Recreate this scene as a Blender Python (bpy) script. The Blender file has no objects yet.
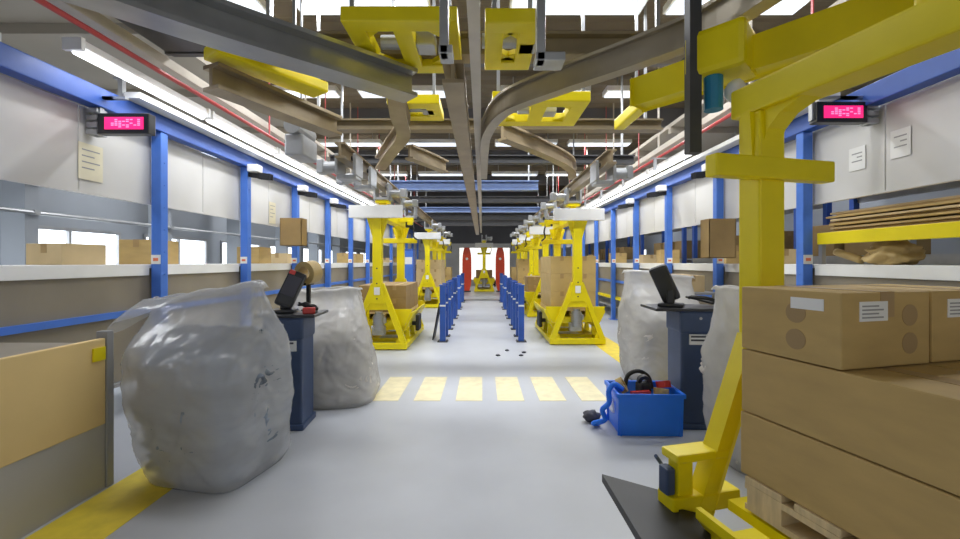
import bpy, bmesh, math, random
from mathutils import Vector, Matrix, noise
random.seed(7)
R = math.radians
C = bpy.context.scene.collection
scene = bpy.context.scene

# ------------------------------------------------------------------ materials
def mat(name, col, rough=0.5, metal=0.0, var=0.08, scale=6.0, bump=0.0, bscale=40.0, stretch=(1, 1, 1), spec=0.5, trans=0.0):
    m = bpy.data.materials.new(name); m.use_nodes = True
    nt = m.node_tree; b = nt.nodes['Principled BSDF']
    b.inputs['Roughness'].default_value = rough
    b.inputs['Metallic'].default_value = metal
    b.inputs['Specular IOR Level'].default_value = spec
    tc = nt.nodes.new('ShaderNodeTexCoord'); mp = nt.nodes.new('ShaderNodeMapping')
    mp.inputs['Scale'].default_value = stretch
    nt.links.new(tc.outputs['Object'], mp.inputs['Vector'])
    nz = nt.nodes.new('ShaderNodeTexNoise'); nz.inputs['Scale'].default_value = scale; nz.inputs['Detail'].default_value = 5
    nt.links.new(mp.outputs['Vector'], nz.inputs['Vector'])
    rp = nt.nodes.new('ShaderNodeValToRGB')
    rp.color_ramp.elements[0].position = 0.3; rp.color_ramp.elements[1].position = 0.7
    rp.color_ramp.elements[0].color = tuple(max(0, c * (1 - var)) for c in col) + (1,)
    rp.color_ramp.elements[1].color = tuple(min(1, c * (1 + var)) for c in col) + (1,)
    nt.links.new(nz.outputs['Fac'], rp.inputs['Fac'])
    nt.links.new(rp.outputs['Color'], b.inputs['Base Color'])
    if bump > 0:
        n2 = nt.nodes.new('ShaderNodeTexNoise'); n2.inputs['Scale'].default_value = bscale; n2.inputs['Detail'].default_value = 4
        bp = nt.nodes.new('ShaderNodeBump'); bp.inputs['Strength'].default_value = bump; bp.inputs['Distance'].default_value = 0.02
        nt.links.new(mp.outputs['Vector'], n2.inputs['Vector'])
        nt.links.new(n2.outputs['Fac'], bp.inputs['Height']); nt.links.new(bp.outputs['Normal'], b.inputs['Normal'])
    if trans > 0:
        tr = nt.nodes.new('ShaderNodeBsdfTranslucent'); mx = nt.nodes.new('ShaderNodeMixShader'); mx.inputs['Fac'].default_value = trans
        nt.links.new(rp.outputs['Color'], tr.inputs['Color'])
        out = nt.nodes['Material Output']
        nt.links.new(b.outputs['BSDF'], mx.inputs[1]); nt.links.new(tr.outputs['BSDF'], mx.inputs[2]); nt.links.new(mx.outputs['Shader'], out.inputs['Surface'])
    return m

def film(name, col, rough, var, alpha, trans, stretch, bump=0.9, scale=2.2):
    m = mat(name, col, rough, 0.0, var, 2.4, stretch=stretch, spec=0.7)
    nt = m.node_tree; b = nt.nodes['Principled BSDF']; mp = nt.nodes['Mapping']; rp = nt.nodes['Color Ramp']
    r1 = nt.nodes.new('ShaderNodeTexNoise'); r1.noise_type = 'RIDGED_MULTIFRACTAL'; r1.inputs['Scale'].default_value = scale; r1.inputs['Detail'].default_value = 3; r1.inputs['Distortion'].default_value = 0.6
    nt.links.new(mp.outputs['Vector'], r1.inputs['Vector'])
    bp = nt.nodes.new('ShaderNodeBump'); bp.inputs['Strength'].default_value = bump; bp.inputs['Distance'].default_value = 0.035
    nt.links.new(r1.outputs['Fac'], bp.inputs['Height']); nt.links.new(bp.outputs['Normal'], b.inputs['Normal'])
    tl = nt.nodes.new('ShaderNodeBsdfTranslucent'); tp = nt.nodes.new('ShaderNodeBsdfTransparent')
    nt.links.new(rp.outputs['Color'], tl.inputs['Color'])
    m1 = nt.nodes.new('ShaderNodeMixShader'); m1.inputs['Fac'].default_value = trans
    m2 = nt.nodes.new('ShaderNodeMixShader'); m2.inputs['Fac'].default_value = alpha
    nt.links.new(b.outputs['BSDF'], m1.inputs[1]); nt.links.new(tl.outputs['BSDF'], m1.inputs[2])
    nt.links.new(m1.outputs['Shader'], m2.inputs[1]); nt.links.new(tp.outputs['BSDF'], m2.inputs[2])
    nt.links.new(m2.outputs['Shader'], nt.nodes['Material Output'].inputs['Surface'])
    return m

def emit(name, col, strength):
    m = bpy.data.materials.new(name); m.use_nodes = True
    b = m.node_tree.nodes['Principled BSDF']
    b.inputs['Base Color'].default_value = col + (1,)
    b.inputs['Emission Color'].default_value = col + (1,)
    b.inputs['Emission Strength'].default_value = strength
    return m

M = {}
M['floor'] = mat('floor_paint', (0.50, 0.52, 0.56), 0.40, var=0.06, scale=1.6)
M['mark'] = mat('yellow_floor_paint', (0.85, 0.66, 0.05), 0.5, var=0.10, scale=9)
M['stripe'] = mat('pale_stripe_paint', (0.80, 0.72, 0.46), 0.55, var=0.10, scale=9)
M['yellow'] = mat('yellow_powder_coat', (0.86, 0.71, 0.0), 0.38, var=0.05, scale=4)
M['blue'] = mat('blue_post_paint', (0.07, 0.20, 0.68), 0.4, var=0.06)
M['navy'] = mat('navy_guard_paint', (0.025, 0.09, 0.40), 0.42, var=0.08)
M['console'] = mat('dark_blue_console', (0.045, 0.075, 0.16), 0.45, var=0.1)
M['beamblue'] = mat('deep_blue_beam', (0.03, 0.10, 0.42), 0.4, var=0.06)
M['soffit'] = mat('beige_soffit', (0.42, 0.38, 0.31), 0.6, var=0.06, scale=1.5)
M['cardm'] = mat('cardboard_medium', (0.56, 0.40, 0.16), 0.65, var=0.07, scale=5)
M['railm'] = mat('track_grey_brown', (0.37, 0.32, 0.24), 0.38, 0.3, var=0.12, scale=4)
M['tote'] = mat('bright_blue_plastic', (0.02, 0.20, 0.95), 0.35, var=0.05)
M['white'] = mat('white_panel', (0.66, 0.65, 0.63), 0.5, var=0.05, scale=1.5)
M['paper'] = mat('white_paper', (0.85, 0.85, 0.83), 0.6, var=0.03)
M['cream'] = mat('cream_paper', (0.80, 0.74, 0.55), 0.6, var=0.05)
M['board'] = mat('grey_brown_board', (0.27, 0.235, 0.18), 0.6, var=0.10, scale=2)
M['tan'] = mat('tan_board', (0.80, 0.59, 0.26), 0.6, var=0.05, scale=2)
M['greyp'] = mat('grey_panel', (0.34, 0.34, 0.34), 0.5, var=0.05, scale=2)
M['greyf'] = mat('grey_front_panel', (0.47, 0.46, 0.44), 0.5, var=0.05, scale=2)
M['card'] = mat('cardboard', (0.53, 0.365, 0.135), 0.65, var=0.08, scale=5, stretch=(1, 1, 3))
M['card2'] = mat('cardboard_dark', (0.33, 0.215, 0.08), 0.65, var=0.10, scale=5)
M['card3'] = mat('cardboard_light', (0.62, 0.47, 0.25), 0.65, var=0.07, scale=5)
M['tape'] = mat('brown_tape', (0.42, 0.28, 0.12), 0.3, var=0.05)
M['print'] = mat('box_print', (0.38, 0.26, 0.12), 0.7, var=0.05)
M['wood'] = mat('pallet_wood', (0.68, 0.53, 0.30), 0.6, var=0.15, scale=8, stretch=(1, 6, 1))
M['steel'] = mat('grey_steel', (0.42, 0.43, 0.44), 0.38, 0.6, var=0.12, scale=5)
M['rail'] = mat('track_aluminium', (0.33, 0.26, 0.16), 0.42, 0.25, var=0.15, scale=4)
M['railg'] = mat('track_grey', (0.40, 0.41, 0.42), 0.33, 0.75, var=0.12, scale=4)
M['railp'] = mat('track_pale', (0.55, 0.50, 0.42), 0.42, 0.2, var=0.08, scale=4)
M['beige'] = mat('beige_trunking', (0.55, 0.50, 0.42), 0.5, var=0.06)
M['dark'] = mat('dark_grey_metal', (0.045, 0.045, 0.048), 0.5, var=0.15)
M['brownbeam'] = mat('brown_grey_beam', (0.24, 0.19, 0.11), 0.5, 0.1, var=0.12, scale=3)
M['black'] = mat('black_rubber', (0.018, 0.018, 0.018), 0.5, var=0.2)
M['blackp'] = mat('black_plastic', (0.022, 0.023, 0.026), 0.35, var=0.15)
M['bluebeam'] = mat('blue_grey_beam', (0.16, 0.23, 0.42), 0.42, 0.2, var=0.08)
M['red'] = mat('red_guard', (0.75, 0.07, 0.025), 0.4, var=0.06)
M['redpipe'] = mat('red_pipe', (0.50, 0.06, 0.06), 0.4, var=0.08)
M['ceil'] = mat('grey_brown_ceiling', (0.14, 0.115, 0.08), 0.7, var=0.12, scale=0.8)
M['wall'] = mat('blue_grey_wall', (0.36, 0.39, 0.43), 0.6, var=0.06, scale=0.8)
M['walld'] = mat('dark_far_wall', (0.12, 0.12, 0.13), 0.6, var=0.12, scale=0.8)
M['bag'] = film('clear_grey_film', (0.70, 0.71, 0.73), 0.16, 0.10, 0.52, 0.10, (1.3, 1.3, 2.6), 0.5)
M['bagw'] = film('clear_white_film', (0.72, 0.71, 0.69), 0.22, 0.12, 0.30, 0.30, (1.5, 1.5, 1.5), 0.5)
M['filmfill'] = film('crumpled_film', (0.60, 0.57, 0.52), 0.3, 0.3, 0.0, 0.2, (1, 1, 1.4), 0.8, 3.5)
M['filmblue'] = film('crumpled_grey_film', (0.20, 0.235, 0.29), 0.22, 0.5, 0.0, 0.0, (1, 1, 3.2), 0.9, 2.2)
M['teal'] = mat('teal_motor', (0.02, 0.22, 0.38), 0.4)
M['kraft'] = mat('kraft_paper', (0.55, 0.40, 0.17), 0.6, var=0.1, bump=0.3, bscale=14)
M['gold'] = mat('tan_tape', (0.50, 0.36, 0.14), 0.35, var=0.06)
M['redp'] = mat('red_plastic', (0.65, 0.06, 0.05), 0.4)
M['orange'] = mat('orange_print', (0.85, 0.22, 0.10), 0.5)
M['ink'] = mat('dark_ink', (0.06, 0.06, 0.08), 0.6)
M['led'] = emit('led_glow', (0.95, 0.02, 0.20), 1.1)
M['ledhot'] = emit('led_segment', (1.0, 0.22, 0.45), 1.5)
M['tube'] = emit('tube_glow', (0.95, 0.97, 1.0), 3.5)
M['lamp'] = emit('lamp_glow', (0.80, 0.88, 1.0), 1.05)
M['pane'] = emit('daylight_pane', (0.88, 0.94, 1.0), 2.6)
M['glow'] = emit('lit_pane', (1.0, 0.97, 0.90), 1.3)

# ------------------------------------------------------------------ mesh building
class MB:
    def __init__(s): s.bm = bmesh.new()
    def box(s, x0, x1, y0, y1, z0, z1, bev=0.0, rot=None, piv=None):
        r = bmesh.ops.create_cube(s.bm, size=1.0); vs = r['verts']
        c = Vector(((x0 + x1) / 2, (y0 + y1) / 2, (z0 + z1) / 2)); d = (abs(x1 - x0), abs(y1 - y0), abs(z1 - z0))
        for v in vs: v.co = Vector((v.co.x * d[0], v.co.y * d[1], v.co.z * d[2])) + c
        if rot is not None:
            p = Vector(piv) if piv is not None else c
            for v in vs: v.co = rot @ (v.co - p) + p
        if bev > 0:
            es = list({e for v in vs for e in v.link_edges})
            bmesh.ops.bevel(s.bm, geom=es, offset=min(bev, min(d) * 0.45), segments=2, affect='EDGES', profile=0.6)
        return s
    def bar(s, p, q, w, h, up=(0, 0, 1), bev=0.0):
        p, q = Vector(p), Vector(q); d = (q - p); L = d.length; d.normalize()
        u = Vector(up)
        if abs(d.dot(u)) > 0.98: u = Vector((0, 1, 0))
        x = d.cross(u).normalized(); z = x.cross(d)
        r = bmesh.ops.create_cube(s.bm, size=1.0); vs = r['verts']; c = (p + q) / 2
        for v in vs: v.co = c + x * (v.co.x * w) + d * (v.co.y * L) + z * (v.co.z * h)
        if bev > 0:
            es = list({e for v in vs for e in v.link_edges})
            bmesh.ops.bevel(s.bm, geom=es, offset=min(bev, min(w, h, L) * 0.45), segments=2, affect='EDGES', profile=0.6)
        return s
    def cyl(s, p, q, r, r2=None, n=16, cap=True):
        p, q = Vector(p), Vector(q); d = q - p; L = d.length
        m = Matrix.Translation((p + q) / 2) @ d.to_track_quat('Z', 'Y').to_matrix().to_4x4()
        bmesh.ops.create_cone(s.bm, cap_ends=cap, cap_tris=False, segments=n, radius1=r, radius2=r if r2 is None else r2, depth=L, matrix=m)
        return s
    def prism(s, poly, axis, a, b):
        # polygon of 2D points extruded along axis from a to b
        def P(u, v, t): return {'x': (t, u, v), 'y': (u, t, v), 'z': (u, v, t)}[axis]
        va = [s.bm.verts.new(P(u, v, a)) for u, v in poly]; vb = [s.bm.verts.new(P(u, v, b)) for u, v in poly]
        n = len(poly)
        for i in range(n): s.bm.faces.new((va[i], va[(i + 1) % n], vb[(i + 1) % n], vb[i]))
        s.bm.faces.new(va[::-1]); s.bm.faces.new(vb)
        return s
    def sweep(s, path, prof, closed_ends=True):
        # profile (lateral, vertical) carried along a path
        pts = [Vector(p) for p in path]; rings = []
        for i, p in enumerate(pts):
            d = (pts[min(i + 1, len(pts) - 1)] - pts[max(i - 1, 0)]).normalized()
            x = d.cross(Vector((0, 0, 1))).normalized()
            rings.append([s.bm.verts.new(p + x * u + Vector((0, 0, v))) for u, v in prof])
        n = len(prof)
        for a, b in zip(rings, rings[1:]):
            for i in range(n): s.bm.faces.new((a[i], a[(i + 1) % n], b[(i + 1) % n], b[i]))
        s.bm.faces.new(rings[0][::-1]); s.bm.faces.new(rings[-1])
        return s
    def tube(s, path, r, n=8):
        pts = [Vector(p) for p in path]; rings = []; ref = Vector((0.13, 0.27, 0.95)).normalized()
        for i, p in enumerate(pts):
            d = (pts[min(i + 1, len(pts) - 1)] - pts[max(i - 1, 0)]).normalized()
            x = d.cross(ref)
            if x.length < 0.05: x = d.cross(Vector((1, 0, 0)))
            x.normalize(); y = d.cross(x)
            rings.append([s.bm.verts.new(p + (x * math.cos(t) + y * math.sin(t)) * r) for t in [2 * math.pi * k / n for k in range(n)]])
        for a, b in zip(rings, rings[1:]):
            for i in range(n): s.bm.faces.new((a[i], a[(i + 1) % n], b[(i + 1) % n], b[i]))
        s.bm.faces.new(rings[0][::-1]); s.bm.faces.new(rings[-1])
        return s
    def ring(s, c, axis, R0, R1, h, n=28):
        # flat annulus: a roll of tape
        c = Vector(c); q = Vector(axis).to_track_quat('Z', 'Y')
        V = []
        for k in range(n):
            t = 2 * math.pi * k / n; e = Vector((math.cos(t), math.sin(t), 0))
            V.append([s.bm.verts.new(c + q @ (e * rr + Vector((0, 0, zz)))) for rr, zz in ((R0, -h / 2), (R1, -h / 2), (R1, h / 2), (R0, h / 2))])
        for k in range(n):
            a, b = V[k], V[(k + 1) % n]
            for i in range(4): s.bm.faces.new((a[i], b[i], b[(i + 1) % 4], a[(i + 1) % 4]))
        return s
    def blob(s, c, r, seed=0, amp=0.25, freq=2.2, sub=3, floor=None, sq=2.0):
        q = bmesh.ops.create_icosphere(s.bm, subdivisions=sub, radius=1.0); c = Vector(c)
        for v in q['verts']:
            d = v.co.normalized(); d = d * (abs(d.x) ** sq + abs(d.y) ** sq + abs(d.z) ** sq) ** (-1 / sq); k = 1 + amp * noise.noise(d * freq + Vector((seed * 3.1, seed, 0))) + amp * 0.5 * noise.noise(d * freq * 2.7 + Vector((seed, 5, 1)))
            v.co = c + Vector((d.x * r[0], d.y * r[1], d.z * r[2])) * k
            if floor is not None and v.co.z < floor: v.co.z = floor
        return s
    def build(s, name, m, parent=None, smooth=False):
        bmesh.ops.recalc_face_normals(s.bm, faces=s.bm.faces[:])
        me = bpy.data.meshes.new(name); s.bm.to_mesh(me); s.bm.free()
        if smooth:
            for p in me.polygons: p.use_smooth = True
        me.materials.append(m)
        o = bpy.data.objects.new(name, me); C.objects.link(o)
        if parent is not None: o.parent = parent
        return o

def smooth_path(pts, n=10):
    pts = [Vector(p) for p in pts]; out = []
    P = [pts[0] * 2 - pts[1]] + pts + [pts[-1] * 2 - pts[-2]]
    for i in range(1, len(P) - 2):
        a, b, c, d = P[i - 1:i + 3]
        for k in range(n):
            t = k / n
            out.append(0.5 * ((2 * b) + (c - a) * t + (2 * a - 5 * b + 4 * c - d) * t * t + (3 * b - a - 3 * c + d) * t ** 3))
    out.append(pts[-1]); return out

def tag(o, label, cat, group=None, kind=None):
    o['label'] = label; o['category'] = cat
    if group: o['group'] = group
    if kind: o['kind'] = kind
    return o
def thing(name, loc, label, cat, group=None, rz=0.0):
    o = bpy.data.objects.new(name, None); o.empty_display_size = 0.1; C.objects.link(o)
    o.location = loc; o.rotation_euler = (0, 0, rz)
    return tag(o, label, cat, group)
def copy_tree(o, parent=None):
    c = o.copy(); C.objects.link(c)
    if parent is not None: c.parent = parent
    for ch in list(o.children): copy_tree(ch, c)
    return c
def struct(name, mb, m, label, cat): return tag(mb.build(name, m), label, cat, kind='structure')

IP = lambda w, h, t: [(-w, 0), (w, 0), (w, t), (t * 0.6, t), (t * 0.6, h - t), (w, h - t), (w, h), (-w, h), (-w, h - t), (-t * 0.6, h - t), (-t * 0.6, t), (-w, t)]

# ------------------------------------------------------------------ camera: eye 1.4 m up in the aisle
F = 420.0
cam = bpy.data.cameras.new('camera'); co = bpy.data.objects.new('camera', cam); C.objects.link(co)
co.location = (0, 0, 1.4); co.rotation_euler = (R(90), 0, 0)
cam.sensor_width = 36; cam.lens = F / 960 * 36; cam.shift_x = -2 / 960; cam.shift_y = -7.5 / 960; cam.clip_start = 0.02
scene.camera = co

# ------------------------------------------------------------------ setting
YE = 25.0
struct('floor', MB().box(-7, 7, -3, YE, -0.1, 0), M['floor'], 'pale grey painted concrete floor of the packing hall', 'floor')
cb = MB()
cb.box(-7, 7, -3, YE, 5.0, 5.1)
for i in range(70): cb.prism([(-2.9 + i * 0.4, 5.0), (-2.8 + i * 0.4, 4.95), (-2.7 + i * 0.4, 4.95), (-2.6 + i * 0.4, 5.0)], 'x', -7, 7)
struct('ceiling', cb, M['ceil'], 'dark ribbed roof over the whole packing hall', 'ceiling')
WX = 6.3
# outer walls with window openings in a band
def side_wall(s, wins, name, zs, m, cat):
    b = MB(); x0, x1 = sorted((s * WX, s * (WX + 0.15)))
    b.box(x0, x1, -3, YE, 0, zs[0]); b.box(x0, x1, -3, YE, zs[1], 5.0)
    ys = [-3] + [v for w in wins for v in w] + [YE]
    for a, c in zip(ys[0::2], ys[1::2]): b.box(x0, x1, a, c, zs[0], zs[1])
    struct(name, b, m, cat, 'wall')
wl = [(3.2 + 2.3 * i, 5.0 + 2.3 * i) for i in range(9)]
side_wall(-1, wl, 'wall_left', (0.9, 1.92), M['wall'], 'blue grey outer wall with a band of bright windows behind the grey bag')
wr = [(7.0 + 4.5 * i, 8.4 + 4.5 * i) for i in range(4)]
side_wall(1, wr, 'wall_right', (0.9, 1.92), M['wall'], 'grey outer wall behind the storage racks on the blue tote side')
n = 0
for s, ws in ((-1, wl), (1, wr)):
    for (a, c) in ws:
        n += 1
        w = MB(); x0, x1 = sorted((s * (WX - 0.03), s * (WX + 0.1)))
        for (ya, yb, za, zb) in ((a, c, 0.9, 0.95), (a, c, 1.87, 1.92), (a, a + 0.05, 0.95, 1.87), (c - 0.05, c, 0.95, 1.87), ((a + c) / 2 - 0.02, (a + c) / 2 + 0.02, 0.95, 1.87)): w.box(x0, x1, ya, yb, za, zb)
        fr = struct('window_%d' % n, w, M['steel'], 'daylit window number %s along the %s wall, grey frame' % (['one', 'two', 'three', 'four', 'five', 'six', 'seven', 'eight', 'nine', 'ten', 'eleven', 'twelve', 'thirteen'][n - 1], 'grey bag side' if s < 0 else 'blue tote side'), 'window')
        xx = sorted((s * (WX + 0.02), s * (WX + 0.04)))
        MB().box(xx[0], xx[1], a + 0.05, c - 0.05, 0.95, 1.87).build('pane', M['pane'], fr)
fw = MB(); fw.box(-7, -1.4, YE, YE + 0.15, 0, 2.5).box(1.7, 7, YE, YE + 0.15, 0, 2.5).box(-1.4, 1.7, YE, YE + 0.15, 2.3, 2.5).box(-1.4, 1.7, YE, YE + 0.15, 0, 0.3)
struct('wall_back', fw, M['white'], 'white end wall at the far end of the aisle', 'wall')
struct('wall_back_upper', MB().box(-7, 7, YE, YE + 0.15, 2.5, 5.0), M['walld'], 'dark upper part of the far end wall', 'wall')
n += 1
w = MB()
for (a, c, za, zb) in ((-1.4, 1.7, 0.3, 0.36), (-1.4, 1.7, 2.24, 2.3), (-1.4, -1.34, 0.36, 2.24), (1.64, 1.7, 0.36, 2.24), (0.1, 0.16, 0.36, 2.24)): w.box(a, c, YE - 0.02, YE + 0.1, za, zb)
fr = struct('window_%d' % n, w, M['white'], 'wide bright window in the far end wall behind the red guards', 'window')
MB().box(-1.34, 1.64, YE + 0.02, YE + 0.04, 0.36, 2.24).build('pane', M['glow'], fr)
# steel columns and pipes along the window wall
for i in range(7):
    y = 3.05 + i * 2.3
    b = MB(); b.box(-5.95, -5.65, y - 0.16, y + 0.0, 0, 4.99); b.box(-5.9, -5.7, y - 0.3, y + 0.14, 0, 0.06)
    tag(b.build('steel_column', M['wall']), 'pale steel column by window, place %s along the window wall' % ['one', 'two', 'three', 'four', 'five', 'six', 'seven'][i], 'column', kind='structure')
for zz, nm in ((2.02, 'lower'), (2.4, 'upper')):
    b = MB(); b.tube([(-5.6, 1.5, zz), (-5.6, 22, zz)], 0.028)
    for i in range(7): b.box(-5.66, -5.57, 2.93 + i * 2.3, 3.0 + i * 2.3, zz - 0.03, zz + 0.03)
    tag(b.build('wall_pipe', M['steel']), '%s grey pipe running across the columns of the window wall' % nm, 'pipe')

# floor lines
def mark(x0, x1, y0, y1, m, label): struct('floor_marking', MB().box(x0, x1, y0, y1, 0, 0.003), m, label, 'floor marking')
mark(-2.31, -1.91, 0.6, 19, M['mark'], 'long yellow floor line running under the grey bag')
mark(1.91, 2.31, 0.6, 19, M['mark'], 'long yellow floor line behind the blue tote')
for i, w in enumerate(['first', 'second', 'third', 'fourth', 'fifth', 'sixth']):
    x = (-89 + i * 38.5) * 4.63 / F
    mark(x - 0.135, x + 0.135, 4.23, 5.11, M['stripe'], '%s pale crossing stripe counted from the white bag toward the tote' % w)

# ------------------------------------------------------------------ packing bays along both sides
BX = 3.2; PITCH = 1.52; Y0 = 4.17
ORD = ['first', 'second', 'third', 'fourth', 'fifth', 'sixth', 'seventh', 'eighth', 'ninth', 'tenth', 'eleventh', 'twelfth', 'thirteenth', 'fourteenth']
SIDE = {-1: 'grey bag', 1: 'blue tote'}
def make_bay(s):
    r = thing('packing_bay', (s * BX, 0, 0), '', 'packing bay', 'packing bays on the %s side' % SIDE[s])
    p = MB(); p.box(-0.048, 0.048, -0.048, 0.048, 0, 2.68, 0.008); p.box(-0.09, 0.09, -0.09, 0.09, 0, 0.012)
    for k in range(10): p.cyl((-s * 0.044, 0, 0.4 + k * 0.22), (-s * 0.053, 0, 0.4 + k * 0.22), 0.008, n=8)
    po = p.build('upright_post', M['blue'], r)
    st = MB().box(-0.045, 0.045, -0.0515, -0.0475, 1.38, 1.47).build('post_sticker', M['paper'], po)
    MB().box(-0.025, 0.025, -0.0530, -0.0514, 1.41, 1.44).build('sticker_mark', M['orange'], st)
    x0, x1 = sorted((s * 0.075, s * 0.105))
    h = MB(); h.box(x0, x1, 0.01, 0.755, 1.98, 2.68, 0.006); h.box(x0, x1, 0.765, PITCH - 0.01, 1.98, 2.68, 0.006)
    h.box(min(x0, x1) - 0.005, max(x0, x1) + 0.005, 0.01, PITCH - 0.01, 1.965, 1.985)
    h.build('header_panel', M['white'], r)
    MB().box(x0, x1, 0.005, PITCH - 0.005, 0.56 if s > 0 else 0.32, 1.34, 0.006).build('side_board', M['board'], r)
    a, b = sorted((s * 0.06, s * 0.75))
    MB().box(a, b, 0.003, PITCH - 0.003, 1.34, 1.375, 0.006).box(min(s * 0.055, s * 0.074), max(s * 0.055, s * 0.074), 0.06, PITCH - 0.06, 1.27, 1.375, 0.004).build('ledge', M['paper'], r)
    xr0, xr1 = sorted((s * 0.045, s * 0.075))
    MB().box(xr0, xr1, 0.052, PITCH - 0.052, 0.90, 0.955).build('blue_rail', M['blue'], r)
    if s > 0: MB().box(xr0 - 0.012, xr1 + 0.012, 0.052, PITCH - 0.052, 0.49, 0.56).build('yellow_rail', M['yellow'], r)
    q = MB(); q.box(a, b, 0.003, PITCH - 0.003, 0.28, 0.31)
    q.build('lower_shelf', M['greyp'], r)
    g = MB()
    for yy in (0.05, PITCH - 0.05): g.box(s * 0.7 - 0.025, s * 0.7 + 0.025, yy - 0.025, yy + 0.025, 0, 1.34)
    g.build('rear_leg', M['steel'], r)
    return r
for s in (-1, 1):
    proto = make_bay(s)
    for k in range(13):
        o = proto if k == 0 else copy_tree(proto)
        o.location.y = Y0 + PITCH * (k - 1)
        o['label'] = 'blue posted packing bay with white header panel, %s along the %s side' % (ORD[k], SIDE[s])
    bm = MB(); bm.box(s * BX - 0.06, s * BX + 0.06, 0.8, 22.5, 2.68, 2.84, 0.008)
    tag(bm.build('header_beam', M['beamblue']), 'long blue steel beam on the posts of the %s side' % SIDE[s], 'beam')
    tr = MB(); tr.box(s * 2.95 - 0.05, s * 2.95 + 0.05, 1.0, 19, 3.2, 3.29, 0.006)
    for k in range(8): tr.box(s * 2.95 - 0.01, s * 2.95 + 0.01, 2.2 + k * 2.4, 2.23 + k * 2.4, 3.28, 4.96)
    tag(tr.build('cable_trunking', M['beige']), 'beige cable trunking hung above the tube lights on the %s side' % SIDE[s], 'trunking')
    pp = MB(); pp.tube([(s * 2.84, 1.0, 3.08), (s * 2.84, 20, 3.08)], 0.022)
    for k in range(2 if s < 0 else 0, 9): pp.box(s * 2.84 - 0.006, s * 2.84 + 0.006, 1.6 + k * 2, 1.62 + k * 2, 3.09, 4.96)
    tag(pp.build('sprinkler_pipe', M['redpipe']), 'thin red sprinkler pipe running beside the tube lights on the %s side' % SIDE[s], 'pipe')

for s in (-1, 1):
    x0, x1 = sorted((s * 3.10, s * 6.3))
    b = MB(); b.box(x0, x1, 0.5, 23, 3.62, 3.68)
    for k in range(15): b.box(x0, x1, 0.9 + 1.5 * k, 0.98 + 1.5 * k, 3.52, 3.62)
    struct('ceiling_low_%s' % ('left' if s < 0 else 'right'), b, M['soffit'], 'beige lower ceiling above the bays of the %s side' % SIDE[s], 'ceiling')
    b = MB(); x0, x1 = sorted((s * 3.015, s * 3.16)); b.box(x0, x1, 3.7, 13.4, 2.845, 2.90, 0.006)
    tag(b.build('wire_trough', M['paper']), 'white wire trough lying along the blue beam of the %s side' % SIDE[s], 'trough')
tl = thing('blue_cabinet', (-2.0, 11.25, 0), 'blue cabinet with a white sign standing behind the first carrier past the white bag', 'cabinet')
MB().box(-0.16, 0.16, 0, 0.35, 0.03, 1.75, 0.01).build('body', M['navy'], tl)
b = MB(); b.box(-0.15, 0.15, -0.012, 0.0, 0.08, 1.70, 0.004); b.box(0.10, 0.12, -0.03, -0.012, 0.95, 1.08, 0.004); b.build('door', M['blue'], tl)
MB().box(-0.06, 0.13, -0.016, -0.012, 1.34, 1.53).build('white_sign', M['paper'], tl)
b = MB(); b.box(-0.15, 0.15, 0.02, 0.33, 0, 0.03); b.build('plinth', M['dark'], tl)

# tube lights on the beams
def make_strip():
    r = thing('tube_light', (0, 0, 0), '', 'tube light')
    h = MB(); h.prism([(-0.06, 0.03), (0.06, 0.03), (0.04, 0.09), (-0.04, 0.09)], 'y', 0.02, 1.46); h.box(-0.07, 0.07, 0.02, 0.05, 0.0, 0.09); h.box(-0.07, 0.07, 1.43, 1.46, 0.0, 0.09)
    h.build('housing', M['paper'], r)
    MB().cyl((0, 0.05, 0.005), (0, 1.43, 0.005), 0.03, n=12).build('glass_tube', M['tube'], r, True)
    return r
def area(x, y, z, sx, sy, power, col=(0.95, 0.97, 1.0)):
    l = bpy.data.lights.new('lamp_light', 'AREA'); l.shape = 'RECTANGLE'; l.size = sx; l.size_y = sy; l.energy = power; l.color = col
    o = bpy.data.objects.new('lamp_light', l); o.location = (x, y, z); C.objects.link(o); return o
proto = make_strip(); nl = 0
for s in (-1, 1):
    for k in range(7 if s < 0 else 5):
        y = (3.0 if s < 0 else 5.86) + k * 1.48
        o = proto if nl == 0 else copy_tree(proto); nl += 1
        o.location = (s * 2.95, y, 2.93)
        tag(o, 'lit white tube light above the blue beam, %s along the %s side' % (ORD[k], SIDE[s]), 'tube light', 'tube lights on the %s side' % SIDE[s])
        b = MB(); x0, x1 = sorted((s * -0.02, s * 0.3))
        b.box(x0, x1, 0.7, 0.74, 0.085, 0.10); xa, xb = sorted((s * 0.22, s * 0.26)); b.box(xa, xb, 0.7, 0.74, -0.09, 0.1)
        b.build('bracket', M['steel'], o)
        area(s * 2.95, y + 0.74, 2.905, 0.04, 1.38, 6)
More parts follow.
